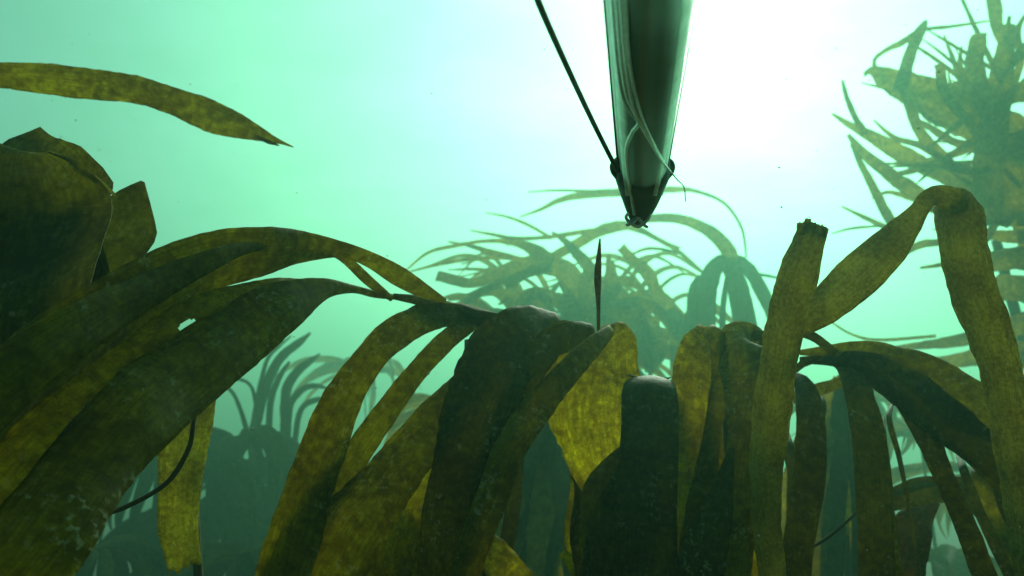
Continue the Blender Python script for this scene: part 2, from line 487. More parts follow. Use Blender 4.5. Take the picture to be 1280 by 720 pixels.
# ------------------------------------------------------------------ the kelp draped over the middle
M, c = plant_at(590, 425, 1.16, 'large olive kelp in the middle, straps arching over a ridge and hanging leftward')
stand(M, c, .014)
strap(M, [(625, 398, 10, 1.10), (585, 392, 24, 1.05), (540, 396, 34, 1.0), (495, 416, 44, .96), (460, 450, 42, .93), (426, 502, 50, .90), (400, 568, 60, .87), (376, 640, 64, .83), (345, 745, 70, .78)], K_OLIVE, roll=12, cols=12, ruffle=.06)
strap(M, [(632, 400, 12, 1.11), (595, 402, 22, 1.06), (558, 426, 26, 1.01), (521, 466, 29, .97), (477, 524, 32, .93), (430, 592, 40, .89), (386, 670, 52, .84), (340, 760, 58, .8)], K_OLIVE, roll=-14, cols=10)
strap(M, [(660, 402, 20, 1.11), (626, 424, 36, 1.04), (588, 474, 46, .99), (540, 532, 60, .94), (484, 600, 76, .89), (430, 672, 92, .84), (380, 760, 98, .8)], K_OLIVE, roll=16, cols=12)
strap(M, [(700, 402, 24, 1.10), (668, 408, 60, 1.04), (633, 436, 88, .98), (605, 492, 92, .93), (582, 560, 78, .89), (564, 640, 74, .86), (556, 745, 78, .83)], K_DARK, roll=6, cols=14, ruffle=.07)
strap(M, [(742, 414, 18, 1.10), (712, 420, 40, 1.04), (690, 430, 40, 1.0), (660, 470, 34, .96), (630, 530, 30, .93), (612, 590, 30, .9), (600, 650, 30, .88)], K_DARK, roll=-12, cols=10)
strap(M, [(765, 412, 14, 1.08), (740, 434, 26, 1.01), (706, 470, 34, .96), (668, 515, 40, .92), (638, 562, 42, .88), (616, 620, 42, .85), (590, 690, 40, .82), (575, 750, 40, .8)], K_OLIVE, roll=-10, cols=10, nib=.08)
strap(M, [(748, 420, 18, 1.13), (720, 440, 30, 1.09), (690, 468, 38, 1.07), (655, 500, 40, 1.05), (628, 540, 30, 1.04), (610, 590, 30, 1.04)], K_GOLD, roll=8, cols=10, nib=.08)
strap(M, [(752, 412, 34, 1.16), (757, 425, 70, 1.12), (752, 462, 96, 1.09), (742, 510, 116, 1.07), (748, 560, 92, 1.06), (760, 610, 70, 1.06), (768, 680, 66, 1.05), (770, 750, 66, 1.05)], K_GOLD, roll=6, cols=14, nib=.09, ruffle=.06)
strap(M, [(778, 560, 8, 1.03), (764, 585, 36, 1.01), (752, 622, 54, .99), (752, 680, 60, .97), (760, 760, 64, .96)], K_OLIVE, roll=18, cols=10)
strap(M, [(512, 600, 14, 1.10), (508, 640, 50, 1.07), (485, 690, 70, 1.04), (465, 750, 80, 1.02)], K_GOLD, cols=10, roll=20)
strap(M, [(540, 560, 26, 1.08), (525, 610, 50, 1.06), (500, 670, 60, 1.03), (485, 745, 66, 1.0)], K_GOLD, cols=10, roll=-10)
strap(M, [(596, 660, 20, 1.1), (615, 690, 40, 1.08), (650, 735, 50, 1.06)], K_GOLD, cols=8)
strap(M, [(703, 690, 10, 1.1), (715, 705, 16, 1.1), (732, 735, 20, 1.1)], K_GOLD, cols=6)
# thin strands that run from the ridge to the left kelp
strap(M, [(650, 402, 12, 1.1), (615, 396, 12, 1.07), (575, 386, 12, 1.04), (530, 377, 14, 1.02), (492, 370, 8, 1.0)], K_DARK, cols=6, roll=20)
strap(M, [(640, 404, 8, 1.08), (600, 404, 12, 1.06), (560, 392, 20, 1.03), (528, 384, 12, 1.0), (508, 388, 1, .99)], K_DARK, cols=6, roll=-20)
strap(M, [(748, 425, 4, 1.10), (748, 385, 5, 1.10), (747, 350, 9, 1.10), (748, 330, 8, 1.10), (750, 298, 2, 1.10)], kelp_mat('reddish_weed', (0.05, 0.018, 0.008), (0.10, 0.035, 0.014), (0.16, 0.07, 0.03), (0.6, 0.25, 0.08), .35), cols=6, nib=.1, name='upright_frond', label='narrow reddish upright frond')

# ------------------------------------------------------------------ right of the middle
N_, c = plant_at(850, 480, 1.12, 'dark kelp with one broad black green strap hanging straight down beside the golden blade')
stand(N_, c, .014)
strap(N_, [(812, 486, 30, 1.16), (812, 475, 44, 1.09), (812, 474, 58, 1.03), (812, 492, 69, .985), (812, 545, 72, .95), (808, 620, 76, .92), (806, 745, 80, .9)], K_DARK, cols=12, ruffle=.02, nib=.02, seg=50)
strap(N_, [(815, 540, 20, .99), (796, 600, 60, .98), (775, 670, 80, .97), (760, 760, 90, .96)], K_DARK, cols=10)
G, c = plant_at(905, 430, 1.14, 'kelp with a bright golden strap beside dark drapes, just left of the upright crusted strap')
stand(G, c, .014)
strap(G, [(884, 410, 22, 1.14), (872, 436, 44, 1.10), (866, 480, 52, 1.07), (864, 540, 56, 1.05), (858, 610, 58, 1.03), (852, 690, 60, 1.01), (848, 760, 60, 1.0)], K_GOLD, cols=12, nib=.09, roll=-8)
strap(G, [(955, 424, 14, 1.15), (935, 418, 34, 1.10), (925, 426, 54, 1.06), (930, 460, 60, 1.02), (932, 510, 48, .99), (926, 570, 40, .96), (914, 645, 44, .94), (902, 750, 52, .92)], K_OLIVE, cols=12, roll=8)
strap(G, [(884, 411, 18, 1.10), (897, 424, 24, 1.07), (902, 465, 24, 1.05), (893, 530, 22, 1.03), (882, 600, 30, 1.01), (872, 680, 44, 1.0), (868, 750, 56, .99)], K_OLIVE, cols=10, roll=-14)
strap(G, [(975, 418, 10, 1.16), (958, 440, 26, 1.12), (950, 500, 34, 1.10), (938, 570, 38, 1.08), (925, 650, 40, 1.06), (915, 750, 40, 1.05)], K_OLIVE, cols=8)
strap(G, [(925, 415, 12, 1.12), (955, 420, 14, 1.11), (985, 414, 12, 1.09), (1015, 420, 12, 1.08), (1045, 442, 10, 1.06)], K_DARK, cols=6)
strap(G, [(915, 560, 6, .93), (900, 625, 34, .91), (882, 690, 54, .90), (865, 760, 66, .89)], K_DARK, cols=8)

# narrower straps hanging behind the front ones
def hang(parent, n, x0, x1, y0, y1, d0, d1, lean, seed, wmin=16, wmax=34, mats=None):
    r = random.Random(seed)
    for k in range(n):
        x = x0 + (x1 - x0) * (k + r.uniform(.1, .9)) / n
        y = r.uniform(y0, y1); d = r.uniform(d0, d1); w_ = r.uniform(wmin, wmax)
        le = lean + r.uniform(-.14, .14)
        H = 780 - y
        q = [(x + 10 - 20 * r.random(), y, w_ * .3, d + .08)]
        for f in (.08, .25, .5, .75, 1):
            q.append((x + le * H * f ** 1.2 + r.uniform(-6, 6), y + H * f, w_ * (.8 + .4 * math.sin(2.2 * f + k)), d - .06 * f, r.uniform(-35, 35)))
        strap(parent, q, (mats or (K_OLIVE, K_DARK, K_OLIVE, K_GOLD))[k % 4], cols=7, nib=.08, ruffle=.09)
hang(M, 6, 590, 670, 470, 540, 1.16, 1.30, -.30, 51)
hang(M, 4, 500, 590, 600, 640, 1.16, 1.30, -.45, 58)
hang(M, 5, 700, 790, 560, 610, 1.10, 1.2, -.05, 52)
hang(N_, 7, 770, 900, 480, 560, 1.16, 1.3, -.05, 53)
hang(G, 9, 860, 965, 430, 520, 1.18, 1.32, -.12, 54)

# ------------------------------------------------------------------ the crusted upright strap and its folded neighbour
U, c = plant_at(968, 740, .86, 'pale crusted strap standing upright with a ragged cut top, in front of the right kelp')
stand(U, c, .010, (0, .1))
strap(U, [(968, 750, 36, .86), (962, 690, 34, .85), (958, 640, 36, .84), (958, 585, 42, .83), (964, 520, 47, .82), (973, 455, 46, .81), (984, 395, 46, .80), (1001, 335, 46, .79), (1014, 292, 38, .79), (1018, 280, 36, .79)], K_CRUST, cols=14, seg=80, ragged=.06, nib=.09, ruffle=.05, cup=.42)
for x, y, dx, h_, w_ in ((1001, 286, -3, 8, 9), (1009, 284, 2, 11, 10), (1017, 285, 3, 6, 9), (1026, 289, 4, 7, 10)):
    strap(U, [(x, y + 8, w_, .789), (x + dx * .4, y - h_ * .4, w_ * .9, .789), (x + dx, y - h_, w_ * .6, .789)], K_CRUST, cols=8, seg=12, nib=.3, name='torn_tuft', ragged=.25)
Q, c = plant_at(1300, 760, .80, 'crusted kelp strap bent over in a sharp fold near the right edge')
stand(Q, c, .010, (.1, .1))
strap(Q, [(955, 425, 14, .90), (982, 412, 26, .89), (1015, 394, 40, .88), (1060, 356, 54, .87), (1105, 313, 50, .86), (1132, 283, 36, .85), (1148, 264, 23, .845), (1158, 250, 22, .83), (1172, 244, 26, .815), (1190, 250, 30, .81), (1204, 264, 20, .812)], K_CRUST, cols=12, seg=64, nib=.05, roll=-10)
strap(Q, [(1200, 240, 40, .835), (1199, 252, 54, .825), (1203, 300, 54, .81), (1213, 352, 54, .80), (1234, 410, 52, .79), (1250, 460, 48, .78), (1262, 525, 46, .77), (1276, 600, 46, .76), (1292, 700, 46, .75), (1300, 760, 40, .75)], K_CRUST, cols=14, seg=70, ragged0=.05, nib=.09, cup=.42)

# ------------------------------------------------------------------ the dark kelp on the right
P, c = plant_at(1080, 470, 1.22, 'dark kelp on the right whose straps fan out over an arch towards the right edge')
stand(P, c, .014)
for pts, mt, kw in (
    ([(1000, 440, 8, 1.2), (1040, 438, 16, 1.16), (1080, 436, 22, 1.12), (1125, 452, 44, 1.07), (1180, 482, 60, 1.02), (1240, 520, 66, .97), (1320, 566, 70, .92)], K_OLIVE, dict(roll=-18, cols=12)),
    ([(1000, 450, 8, 1.2), (1040, 450, 18, 1.16), (1080, 456, 34, 1.11), (1125, 482, 52, 1.06), (1175, 520, 56, 1.0), (1225, 560, 48, .96), (1275, 602, 42, .92), (1330, 650, 40, .88)], K_DARK, dict(roll=10, cols=12)),
    ([(1060, 458, 10, 1.14), (1095, 470, 18, 1.1), (1130, 500, 26, 1.06), (1158, 545, 28, 1.02), (1182, 600, 24, .99), (1208, 660, 26, .96), (1242, 750, 28, .92)], K_DARK, dict(cols=8)),
    ([(1110, 480, 12, 1.1), (1150, 512, 22, 1.06), (1185, 546, 20, 1.03), (1225, 584, 16, 1.0), (1275, 632, 18, .96), (1320, 680, 18, .92)], K_DARK, dict(cols=8, roll=20)),
    ([(1020, 446, 10, 1.2), (1050, 452, 20, 1.16), (1068, 480, 30, 1.1), (1082, 525, 38, 1.06), (1090, 585, 42, 1.03), (1094, 650, 42, 1.0), (1096, 750, 42, .98)], K_DARK, dict(cols=10)),
    ([(985, 470, 14, 1.2), (1000, 478, 22, 1.16), (1010, 500, 30, 1.12), (1014, 550, 36, 1.08), (1010, 610, 38, 1.06), (1000, 670, 36, 1.04), (988, 750, 38, 1.02)], K_DARK, dict(cols=10)),
    ([(990, 498, 14, 1.24), (1020, 488, 16, 1.24), (1045, 480, 14, 1.22), (1075, 468, 12, 1.2)], K_CRUST, dict(cols=6)),
    ([(985, 470, 10, 1.22), (1010, 452, 10, 1.2), (1050, 445, 14, 1.16), (1090, 462, 12, 1.1)], K_DARK, dict(cols=6, roll=25)),
):
    strap(P, pts, mt, **kw)
tube('tendril', [at(1000, 692, 1.2), at(1030, 675, 1.2), at(1055, 655, 1.19), at(1080, 632, 1.18)], [.002, .0026, .0026, .002], M_STIPE, P, 20)
hang(P, 4, 985, 1030, 480, 540, 1.3, 1.45, -.05, 55, 10, 20, (K_DARK, K_OLIVE, K_DARK, K_DARK))
hang(P, 4, 1085, 1120, 500, 560, 1.2, 1.3, .06, 56, 8, 16, (K_DARK, K_OLIVE, K_DARK, K_DARK))
hang(P, 5, 1190, 1290, 520, 600, 1.2, 1.35, .35, 57, 8, 16, (K_DARK, K_OLIVE, K_DARK, K_DARK))
P2, c = plant_at(1135, 650, 1.5, 'low brown kelp arching to the right under the fan of dark straps')
stand(P2, c, .014)
strap(P2, [(1085, 640, 22, 1.5), (1115, 626, 30, 1.47), (1160, 614, 36, 1.44), (1205, 618, 42, 1.38), (1245, 640, 54, 1.32), (1310, 685, 60, 1.25)], K_DARK, roll=24, cols=12)
strap(P2, [(1086, 628, 8, 1.5), (1120, 616, 10, 1.46), (1165, 604, 10, 1.43), (1210, 606, 12, 1.37)], K_CRUST, roll=-30, cols=6)
strap(P2, [(1166, 624, 18, 1.5), (1142, 656, 44, 1.46), (1124, 705, 60, 1.42), (1112, 760, 64, 1.4)], kelp_mat('rusty_kelp', (0.05, 0.03, 0.006), (0.09, 0.055, 0.012), (0.15, 0.09, 0.02), (0.6, 0.38, 0.04), .45), cols=10, label='rusty brown strap')

# ------------------------------------------------------------------ the drifting strap, top left
D = at(150, 130, 1.3)
K_DRIFT = kelp_mat('drifting_kelp', (0.16, 0.145, 0.03), (0.20, 0.18, 0.04), (0.25, 0.22, 0.06), (0.85, 0.76, 0.12), .6, 0.3, .8)
Dr = empty('drifting_strap', D, 'long olive kelp strap drifting level through open water, its frayed tip pointing right', 'kelp')
strap(Dr, [(-140, 80, 34, 1.2), (-60, 90, 34, 1.22), (0, 94, 32, 1.25), (60, 99, 38, 1.27), (120, 106, 38, 1.29), (170, 112, 34, 1.3), (215, 126, 34, 1.31), (255, 142, 40, 1.33), (290, 155, 34, 1.35), (320, 166, 20, 1.36), (338, 173, 11, 1.37), (352, 178, 5, 1.375), (367, 184, 1.5, 1.38)], K_DRIFT, cols=12, seg=80, nib=.06, ruffle=.04, name='blade')
strap(Dr, [(322, 171, 3, 1.357), (335, 177, 5, 1.36), (349, 182, 1.5, 1.365)], K_DRIFT, cols=4, name='frayed_tip', ragged=.2)

# ------------------------------------------------------------------ speargun
def gun_pt(px, py, d): return at(px, py, d)
GN = empty('speargun', at(800, 220, .74), 'long tapering black speargun with loose pale line reaching down from the top edge', 'speargun')
def ring_loft(name, sections, mat, parent, power=2.0, sides=28):
    """sections: (centre px, centre py, width px, depth, height ratio)"""
    secs = catmull([(*at(a, b, d), .5 * ww * d / FPX, hr) for a, b, ww, d, hr in sections], 40)
    verts, faces = [], []
    n = len(secs) - 1
    A = Vector(secs[-1][:3]) - Vector(secs[0][:3]); A.normalize()
    sx = A.cross(UPV).normalized(); sy = sx.cross(A).normalized()
    for q in secs:
        c = Vector(q[:3])
        for k in range(sides):
            th = 6.28318 * k / sides
            cx, cy = math.cos(th), math.sin(th)
            e = 2.0 / power
            verts.append(c + sx * (q[3] * math.copysign(abs(cx) ** e, cx)) + sy * (q[3] * q[4] * math.copysign(abs(cy) ** e, cy)))
    for i in range(n):
        for k in range(sides):
            k2 = (k + 1) % sides
            faces.append((i * sides + k, i * sides + k2, (i + 1) * sides + k2, (i + 1) * sides + k))
    faces.append(tuple(range(sides))[::-1]); faces.append(tuple(n * sides + k for k in range(sides)))
    return link_mesh(name, verts, faces, mat, parent)
ring_loft('barrel', [(822, -110, 152, .30, 1), (813, 0, 112, .40, 1), (808, 110, 84, .53, 1), (804, 205, 60, .73, 1)], M_GUN, GN, 2.1)
ring_loft('muzzle', [(804, 198, 64, .72, .8), (803, 212, 70, .745, .85), (802, 228, 60, .77, .85), (801, 250, 44, .80, .8), (799, 270, 26, .83, .8), (797, 281, 12, .85, .8)], M_EDGE, GN, 2.2)
# rails along both sides, seen as thin dark outlines, and pale strips added as the bright reflections inside them
for sgn in (-1, 1):
    tube('rail', [at(822 + sgn * 77, -110, .298), at(813 + sgn * 57, 0, .398), at(808 + sgn * 43, 110, .528), at(803.5 + sgn * 30.5, 212, .735)], [.0011, .0011, .0012, .0012], M_EDGE, GN, 20, 8)
    ring_loft('lug', [(803 + sgn * 30, 196, 4, .728, 1), (803 + sgn * 33, 204, 14, .735, 1), (803 + sgn * 33, 214, 14, .742, 1), (803 + sgn * 29, 226, 5, .75, 1)], M_EDGE, GN, 2.0, 14)
from mathutils.bvhtree import BVHTree
def gun_surface():
    vs, fs = [], []
    for o in GN.children:
        if o.name.split('.')[0] in ('barrel', 'muzzle'):
            b = len(vs); vs += [v.co + GN.location for v in o.data.vertices]
            fs += [tuple(b + k for k in p.vertices) for p in o.data.polygons]
    return BVHTree.FromPolygons(vs, fs)
GUN = gun_surface()
def on_gun(px, py, lift, d=None):
    """the point of the gun's underside found under a pixel, lifted off it by some millimetres"""
    r = (at(px, py, 1) - CAM).normalized()
    h = GUN.ray_cast(CAM, r)
    if h[0] is None: return at(px, py, d or .72)
    return h[0] - r * lift
def strip(name, rows, mat):
    """a thin pale band laid on the underside as a reflection: (x0, x1, y)"""
    q = catmull([(a, y, b) for a, b, y in rows], 40)
    verts, faces = [], []
    K = 5
    for a, y, b in q:
        for k in range(K + 1):
            f = k / K
            verts.append(on_gun(a + (b - a) * f, y, .0012 if 0 < k < K else .0002))
    for i in range(len(q) - 1):
        for k in range(K):
            p = i * (K + 1) + k
            faces.append((p, p + K + 1, p + K + 2, p + 1))
    return link_mesh(name, verts, faces, mat, GN)
strip('reflection_strip', [(756.5, 782, -20), (759, 781, 2), (769, 783, 110), (777, 786, 205), (782, 788, 245)], M_REFLECTION)
strip('reflection_strip', [(856, 871, -20), (853, 867.5, 2), (840, 849, 110), (824, 831, 205), (816, 821, 245)], M_REFLECTION)
def line(pts, r=.0011):
    tube('shooting_line', [on_gun(a, b, r + .001) for a, b in pts], r, M_LINE, GN, 50, 8)
line([(770, -25), (772, 0), (778, 80), (786, 125), (799, 152), (790, 166), (783, 190), (787, 230), (793, 268)], .0017)
line([(776, -25), (777, 0), (783, 80), (791, 130), (801, 155), (815, 180), (828, 203)], .0016)
line([(764, -25), (766, 0), (772, 80), (780, 125), (796, 150)], .0013)
line([(780, -25), (781, 0), (787, 80), (800, 140), (816, 178), (830, 203)], .0012)
e_ = on_gun(829, 203, .002)
tube('shooting_line', [e_, at(838, 214, .71), at(846, 224, .72), at(855, 234, .73), at(857, 252, .74)], [.0010, .0009, .0007, .0006, .0005], M_LINE, GN, 24, 6)
tube('band', [at(655, -50, .40), at(673, 2, .44), at(705, 75, .52), (at(740, 150, .62)), at(772, 214, .73)], [.0022, .0022, .0022, .0022, .0022], M_BAND, GN, 24, 10)
# the knot of pale line at the tip
kn = on_gun(796, 276, .004, .8)
kv = []
rk = random.Random(5)
tube('knot', [kn + Vector((math.cos(a) * .010 * (1 + .4 * math.sin(2.3 * a)), -.006 + .004 * math.sin(1.7 * a), .008 * math.sin(1.37 * a + .5))) for a in [k * .75 for k in range(18)]], .0019, M_LINE, GN, 120, 6)

# ------------------------------------------------------------------ kelp in the hazy distance, traced strap by strap
FAR = 1.8                                     # the hazy kelp stands this much farther off than first sketched
def far_strap(parent, pts, d, dj=.25, mat=None, **kw):
    r = random.Random(_seed[0] + 99)
    d, dj = d * FAR, dj * FAR
    a, b = r.uniform(-dj, dj), r.uniform(-dj, dj)
    n = len(pts) - 1
    q = [(p[0], p[1], p[2], d + a + (b - a) * i / n) for i, p in enumerate(pts)]
    kw.setdefault('nib', .13); kw.setdefault('cols', 6)
    return strap(parent, q, mat or K_FAR, roll=r.uniform(-15, 15), **kw)

TR, c = plant_at(1245, 300, FAR * 3.6, 'hazy green kelp at the top right, its dark crown spraying pointed straps leftward')
stand(TR, c, .05, (.3, .2))
for pts in (
    [(1300, 190, 60), (1250, 165, 66), (1200, 140, 62), (1150, 116, 50), (1112, 100, 34), (1090, 88, 14), (1080, 94, 6)],
    [(1125, 112, 20), (1132, 85, 18), (1142, 55, 16), (1152, 35, 12), (1158, 25, 4)],
    [(1104, 100, 7), (1092, 78, 5), (1105, 64, 6), (1130, 52, 8), (1150, 38, 5), (1190, 33, 4), (1237, 26, 2)],
    [(1215, 155, 12), (1195, 135, 13), (1180, 112, 12), (1174, 80, 11)],
    [(1250, 150, 20), (1232, 125, 26), (1217, 90, 28), (1220, 60, 24), (1224, 42, 20)],
    [(1255, 60, 6), (1248, 40, 14), (1243, 10, 18), (1240, -30, 18)],
    [(1262, 20, 4), (1258, 45, 6), (1250, 80, 10), (1244, 120, 12)],
    [(1262, 30, 16), (1254, 80, 28), (1244, 140, 38), (1236, 205, 40), (1236, 275, 34)],
    [(1225, 243, 18), (1180, 220, 22), (1130, 194, 24), (1085, 168, 16), (1060, 155, 8), (1040, 142, 3)],
    [(1082, 168, 9), (1068, 145, 7), (1058, 120, 6), (1053, 100, 3)],
    [(1180, 262, 16), (1140, 238, 22), (1105, 212, 18), (1078, 190, 12), (1060, 168, 4)],
    [(1122, 292, 12), (1105, 262, 12), (1088, 228, 10), (1076, 205, 8), (1064, 180, 4)],
    [(1240, 245, 14), (1205, 220, 16), (1172, 190, 16), (1150, 165, 16), (1138, 135, 12), (1125, 110, 6)],
    [(1235, 185, 10), (1195, 178, 10), (1160, 158, 8), (1145, 148, 3)],
    [(1120, 290, 7), (1085, 274, 6), (1052, 258, 2)],
    [(1115, 282, 3), (1090, 283, 3), (1062, 286, 3), (1040, 292, 1.5)],
    [(1310, 90, 44), (1290, 110, 36), (1262, 122, 22), (1240, 150, 10)],
    [(1310, 160, 70), (1280, 200, 80), (1256, 240, 66), (1240, 280, 40)],
    [(1240, 210, 8), (1210, 215, 8), (1170, 205, 10), (1135, 215, 8), (1115, 217, 3)],
    [(1310, 262, 40), (1270, 268, 36), (1230, 262, 30), (1190, 268, 14), (1150, 258, 6)],
    [(1310, 288, 16), (1270, 296, 20), (1235, 294, 14), (1190, 302, 8), (1150, 306, 10), (1120, 325, 3)],
    [(1310, 330, 36), (1270, 322, 34), (1230, 330, 26), (1200, 328, 10), (1150, 335, 3)],
    [(1310, 365, 40), (1260, 360, 40), (1220, 370, 26), (1190, 372, 8)],
    [(1240, 120, 10), (1228, 130, 12), (1212, 132, 6)],
    [(1310, 50, 30), (1285, 60, 20), (1265, 80, 10), (1250, 100, 6)],
    [(1310, 20, 8), (1290, 5, 6), (1275, -20, 4)],
    [(1230, 215, 8), (1190, 205, 9), (1150, 182, 8), (1118, 172, 6), (1092, 150, 2)],
    [(1250, 175, 10), (1215, 118, 9), (1200, 84, 7), (1202, 58, 2)],
    [(1260, 120, 8), (1275, 80, 9), (1272, 40, 7), (1285, 12, 2)],
    [(1235, 255, 8), (1185, 240, 9), (1150, 250, 7), (1112, 240, 5), (1090, 248, 2)],
    [(1245, 140, 7), (1205, 108, 7), (1190, 70, 5), (1180, 44, 2)],
    [(1260, 240, 14), (1276, 290, 16), (1290, 340, 12), (1300, 380, 4)],
    [(1250, 270, 10), (1225, 310, 9), (1200, 345, 7), (1196, 372, 2)],
    [(1205, 150, 6), (1165, 152, 6), (1140, 120, 5), (1132, 98, 2)],
):
    far_strap(TR, [(a, b, w_ * (.86 if w_ > 12 else 1)) for a, b, w_ in pts], 3.3, .3, K_FAR)
for pts in ([(1310, 395, 36), (1260, 410, 24), (1200, 425, 16), (1150, 432, 10), (1110, 436, 4)],
            [(1310, 450, 40), (1250, 440, 30), (1190, 452, 16), (1140, 448, 6)],
            [(1170, 420, 4), (1100, 425, 4), (1065, 418, 3), (1035, 400, 2)]):
    far_strap(TR, pts, 3.2, .2)

rt = random.Random(4)
for k in range(22):
    x0, y0 = 1240 + rt.uniform(-10, 40), rt.uniform(90, 270); a = math.radians(rt.uniform(150, 250)); ln = rt.uniform(80, 170); cv = rt.uniform(-.7, .7); w_ = rt.uniform(4, 9)
    q, x, y = [], x0, y0
    for m in range(6):
        q.append((x, y, w_ * (1, 1.1, 1, .85, .6, .15)[m])); x += ln / 5 * math.cos(a); y += ln / 5 * math.sin(a); a += cv / 5
    far_strap(TR, q, 3.3, .3)

CB, c = plant_at(745, 430, FAR * 5.1, 'pale hazy kelp behind the ridge, long thin straps streaming leftward under the gun tip')
stand(CB, c, .045, (.2, .3))
for pts in (
    [(830, 241, 7), (790, 240, 10), (735, 243, 10), (700, 250, 7), (675, 262, 4), (650, 271, 1.5)],
    [(775, 240, 6), (735, 239, 4), (695, 238, 3), (660, 240, 1.5)],
    [(800, 238, 4), (840, 237, 8), (870, 239, 5), (905, 254, 4), (927, 285, 3.5), (933, 322, 2)],
    [(918, 335, 16), (908, 310, 18), (885, 288, 15), (850, 274, 12), (815, 273, 10), (790, 278, 6)],
    [(690, 329, 18), (672, 316, 20), (650, 305, 10), (612, 301, 5), (570, 307, 5), (535, 316, 4), (506, 339, 2)],
    [(690, 332, 6), (645, 323, 6), (600, 323, 5), (560, 328, 5), (510, 340, 2)],
    [(640, 322, 8), (615, 316, 8), (590, 308, 5), (560, 302, 2)],
    [(735, 400, 40), (728, 372, 36), (712, 344, 28), (688, 332, 26), (655, 332, 22), (618, 344, 16), (590, 354, 13), (568, 350, 14), (546, 344, 14)],
    [(690, 335, 10), (650, 345, 10), (615, 358, 9), (585, 370, 7), (560, 375, 3)],
    [(660, 400, 20), (642, 382, 18), (622, 364, 16), (600, 366, 12), (580, 380, 6)],
    [(690, 298, 4), (660, 281, 4), (634, 271, 3), (607, 266, 1.5)],
    [(760, 285, 5), (715, 292, 6), (680, 297, 5), (642, 298, 5), (615, 293, 4), (588, 288, 1.5)],
    [(850, 310, 3), (828, 302, 4), (804, 289, 8), (782, 282, 12), (752, 288, 14), (722, 304, 13), (690, 322, 12), (660, 340, 12), (632, 360, 8)],
    [(745, 345, 16), (726, 322, 15), (706, 301, 8), (690, 290, 3)],
    [(885, 345, 3), (868, 332, 5), (845, 312, 6), (820, 298, 6), (800, 288, 5)],
    [(858, 425, 22), (842, 392, 20), (822, 366, 16), (810, 340, 14), (792, 325, 12), (776, 309, 12)],
    [(765, 328, 2), (790, 318, 3), (808, 311, 4), (830, 312, 4), (852, 318, 2)],
    [(745, 430, 50), (742, 390, 46), (738, 350, 30), (734, 325, 8)],
    [(770, 430, 46), (768, 390, 40), (764, 350, 20), (760, 318, 4)],
    [(790, 430, 40), (782, 390, 30), (770, 355, 12), (766, 325, 3)],
    [(850, 420, 16), (825, 390, 15), (800, 378, 14), (775, 378, 10), (750, 385, 5)],
    [(830, 430, 14), (806, 405, 12), (790, 385, 8), (784, 370, 3)],
    [(705, 420, 14), (690, 400, 12), (676, 385, 8), (660, 372, 3)],
    [(700, 425, 10), (720, 395, 6), (702, 368, 4), (680, 372, 2)],
    [(760, 390, 6), (740, 380, 6), (715, 392, 5), (690, 388, 2)],
    [(650, 410, 12), (655, 390, 10), (664, 372, 8), (668, 360, 2)],
    [(680, 415, 14), (670, 395, 12), (650, 385, 8), (636, 372, 3)],
    [(830, 440, 60), (800, 430, 50), (770, 425, 40)], [(720, 430, 40), (690, 420, 40), (650, 412, 30)],
    [(640, 420, 24), (615, 405, 18), (590, 392, 10), (560, 388, 3)],
    [(720, 440, 30), (722, 400, 24), (712, 372, 14), (700, 352, 5)],
    [(800, 440, 30), (812, 410, 24), (800, 388, 12), (790, 372, 4)],
    [(860, 440, 40), (850, 410, 30), (838, 385, 12)],
):
    far_strap(CB, pts, 4.7, .35)

rc = random.Random(21)
for k in range(12):
    x = 610 + 250 * rc.random(); dr = -1 if rc.random() < .6 else 1
    y = 345 + 60 * rc.random(); w_ = rc.uniform(8, 22); ln = rc.uniform(40, 90)
    far_strap(CB, [(x, y + 90, w_), (x + 4 * dr, y + 40, w_), (x + 12 * dr, y + 6, w_), (x + ln * .5 * dr, y - 8, w_ * .8), (x + ln * dr, y + rc.uniform(0, 22), w_ * .2)], 4.7, .4)

for k in range(26):
    x = 620 + 230 * rc.random(); dr = -1 if rc.random() < .65 else 1
    y = 325 + 60 * rc.random(); w_ = rc.uniform(3.5, 8); ln = rc.uniform(60, 130)
    far_strap(CB, [(x, y + 100, w_), (x + 3 * dr, y + 45, w_), (x + ln * .2 * dr, y + 8, w_), (x + ln * .55 * dr, y - 10, w_ * .8), (x + ln * dr, y + rc.uniform(-12, 24), w_ * .2)], 5.4, .4)

CC, c = plant_at(910, 440, FAR * 4.7, 'hazy blue green clump of blunt drooping straps left of the upright crusted strap')
stand(CC, c, .04, (.2, .3))
for pts in (
    [(922, 330, 10), (908, 325, 17), (893, 336, 22), (883, 366, 25), (880, 410, 28), (876, 480, 30)],
    [(898, 326, 8), (912, 330, 20), (922, 360, 26), (930, 400, 28), (938, 480, 30)],
    [(905, 326, 6), (922, 325, 13), (938, 340, 17), (953, 366, 17), (966, 396, 15), (978, 450, 14)],
    [(886, 342, 6), (872, 352, 12), (866, 372, 14), (864, 420, 16)],
    [(910, 340, 5), (906, 366, 7), (903, 400, 8), (905, 450, 10)],
    [(935, 342, 3), (955, 344, 4), (985, 350, 2)],
):
    far_strap(CC, pts, 4.4, .12, K_SHADE)

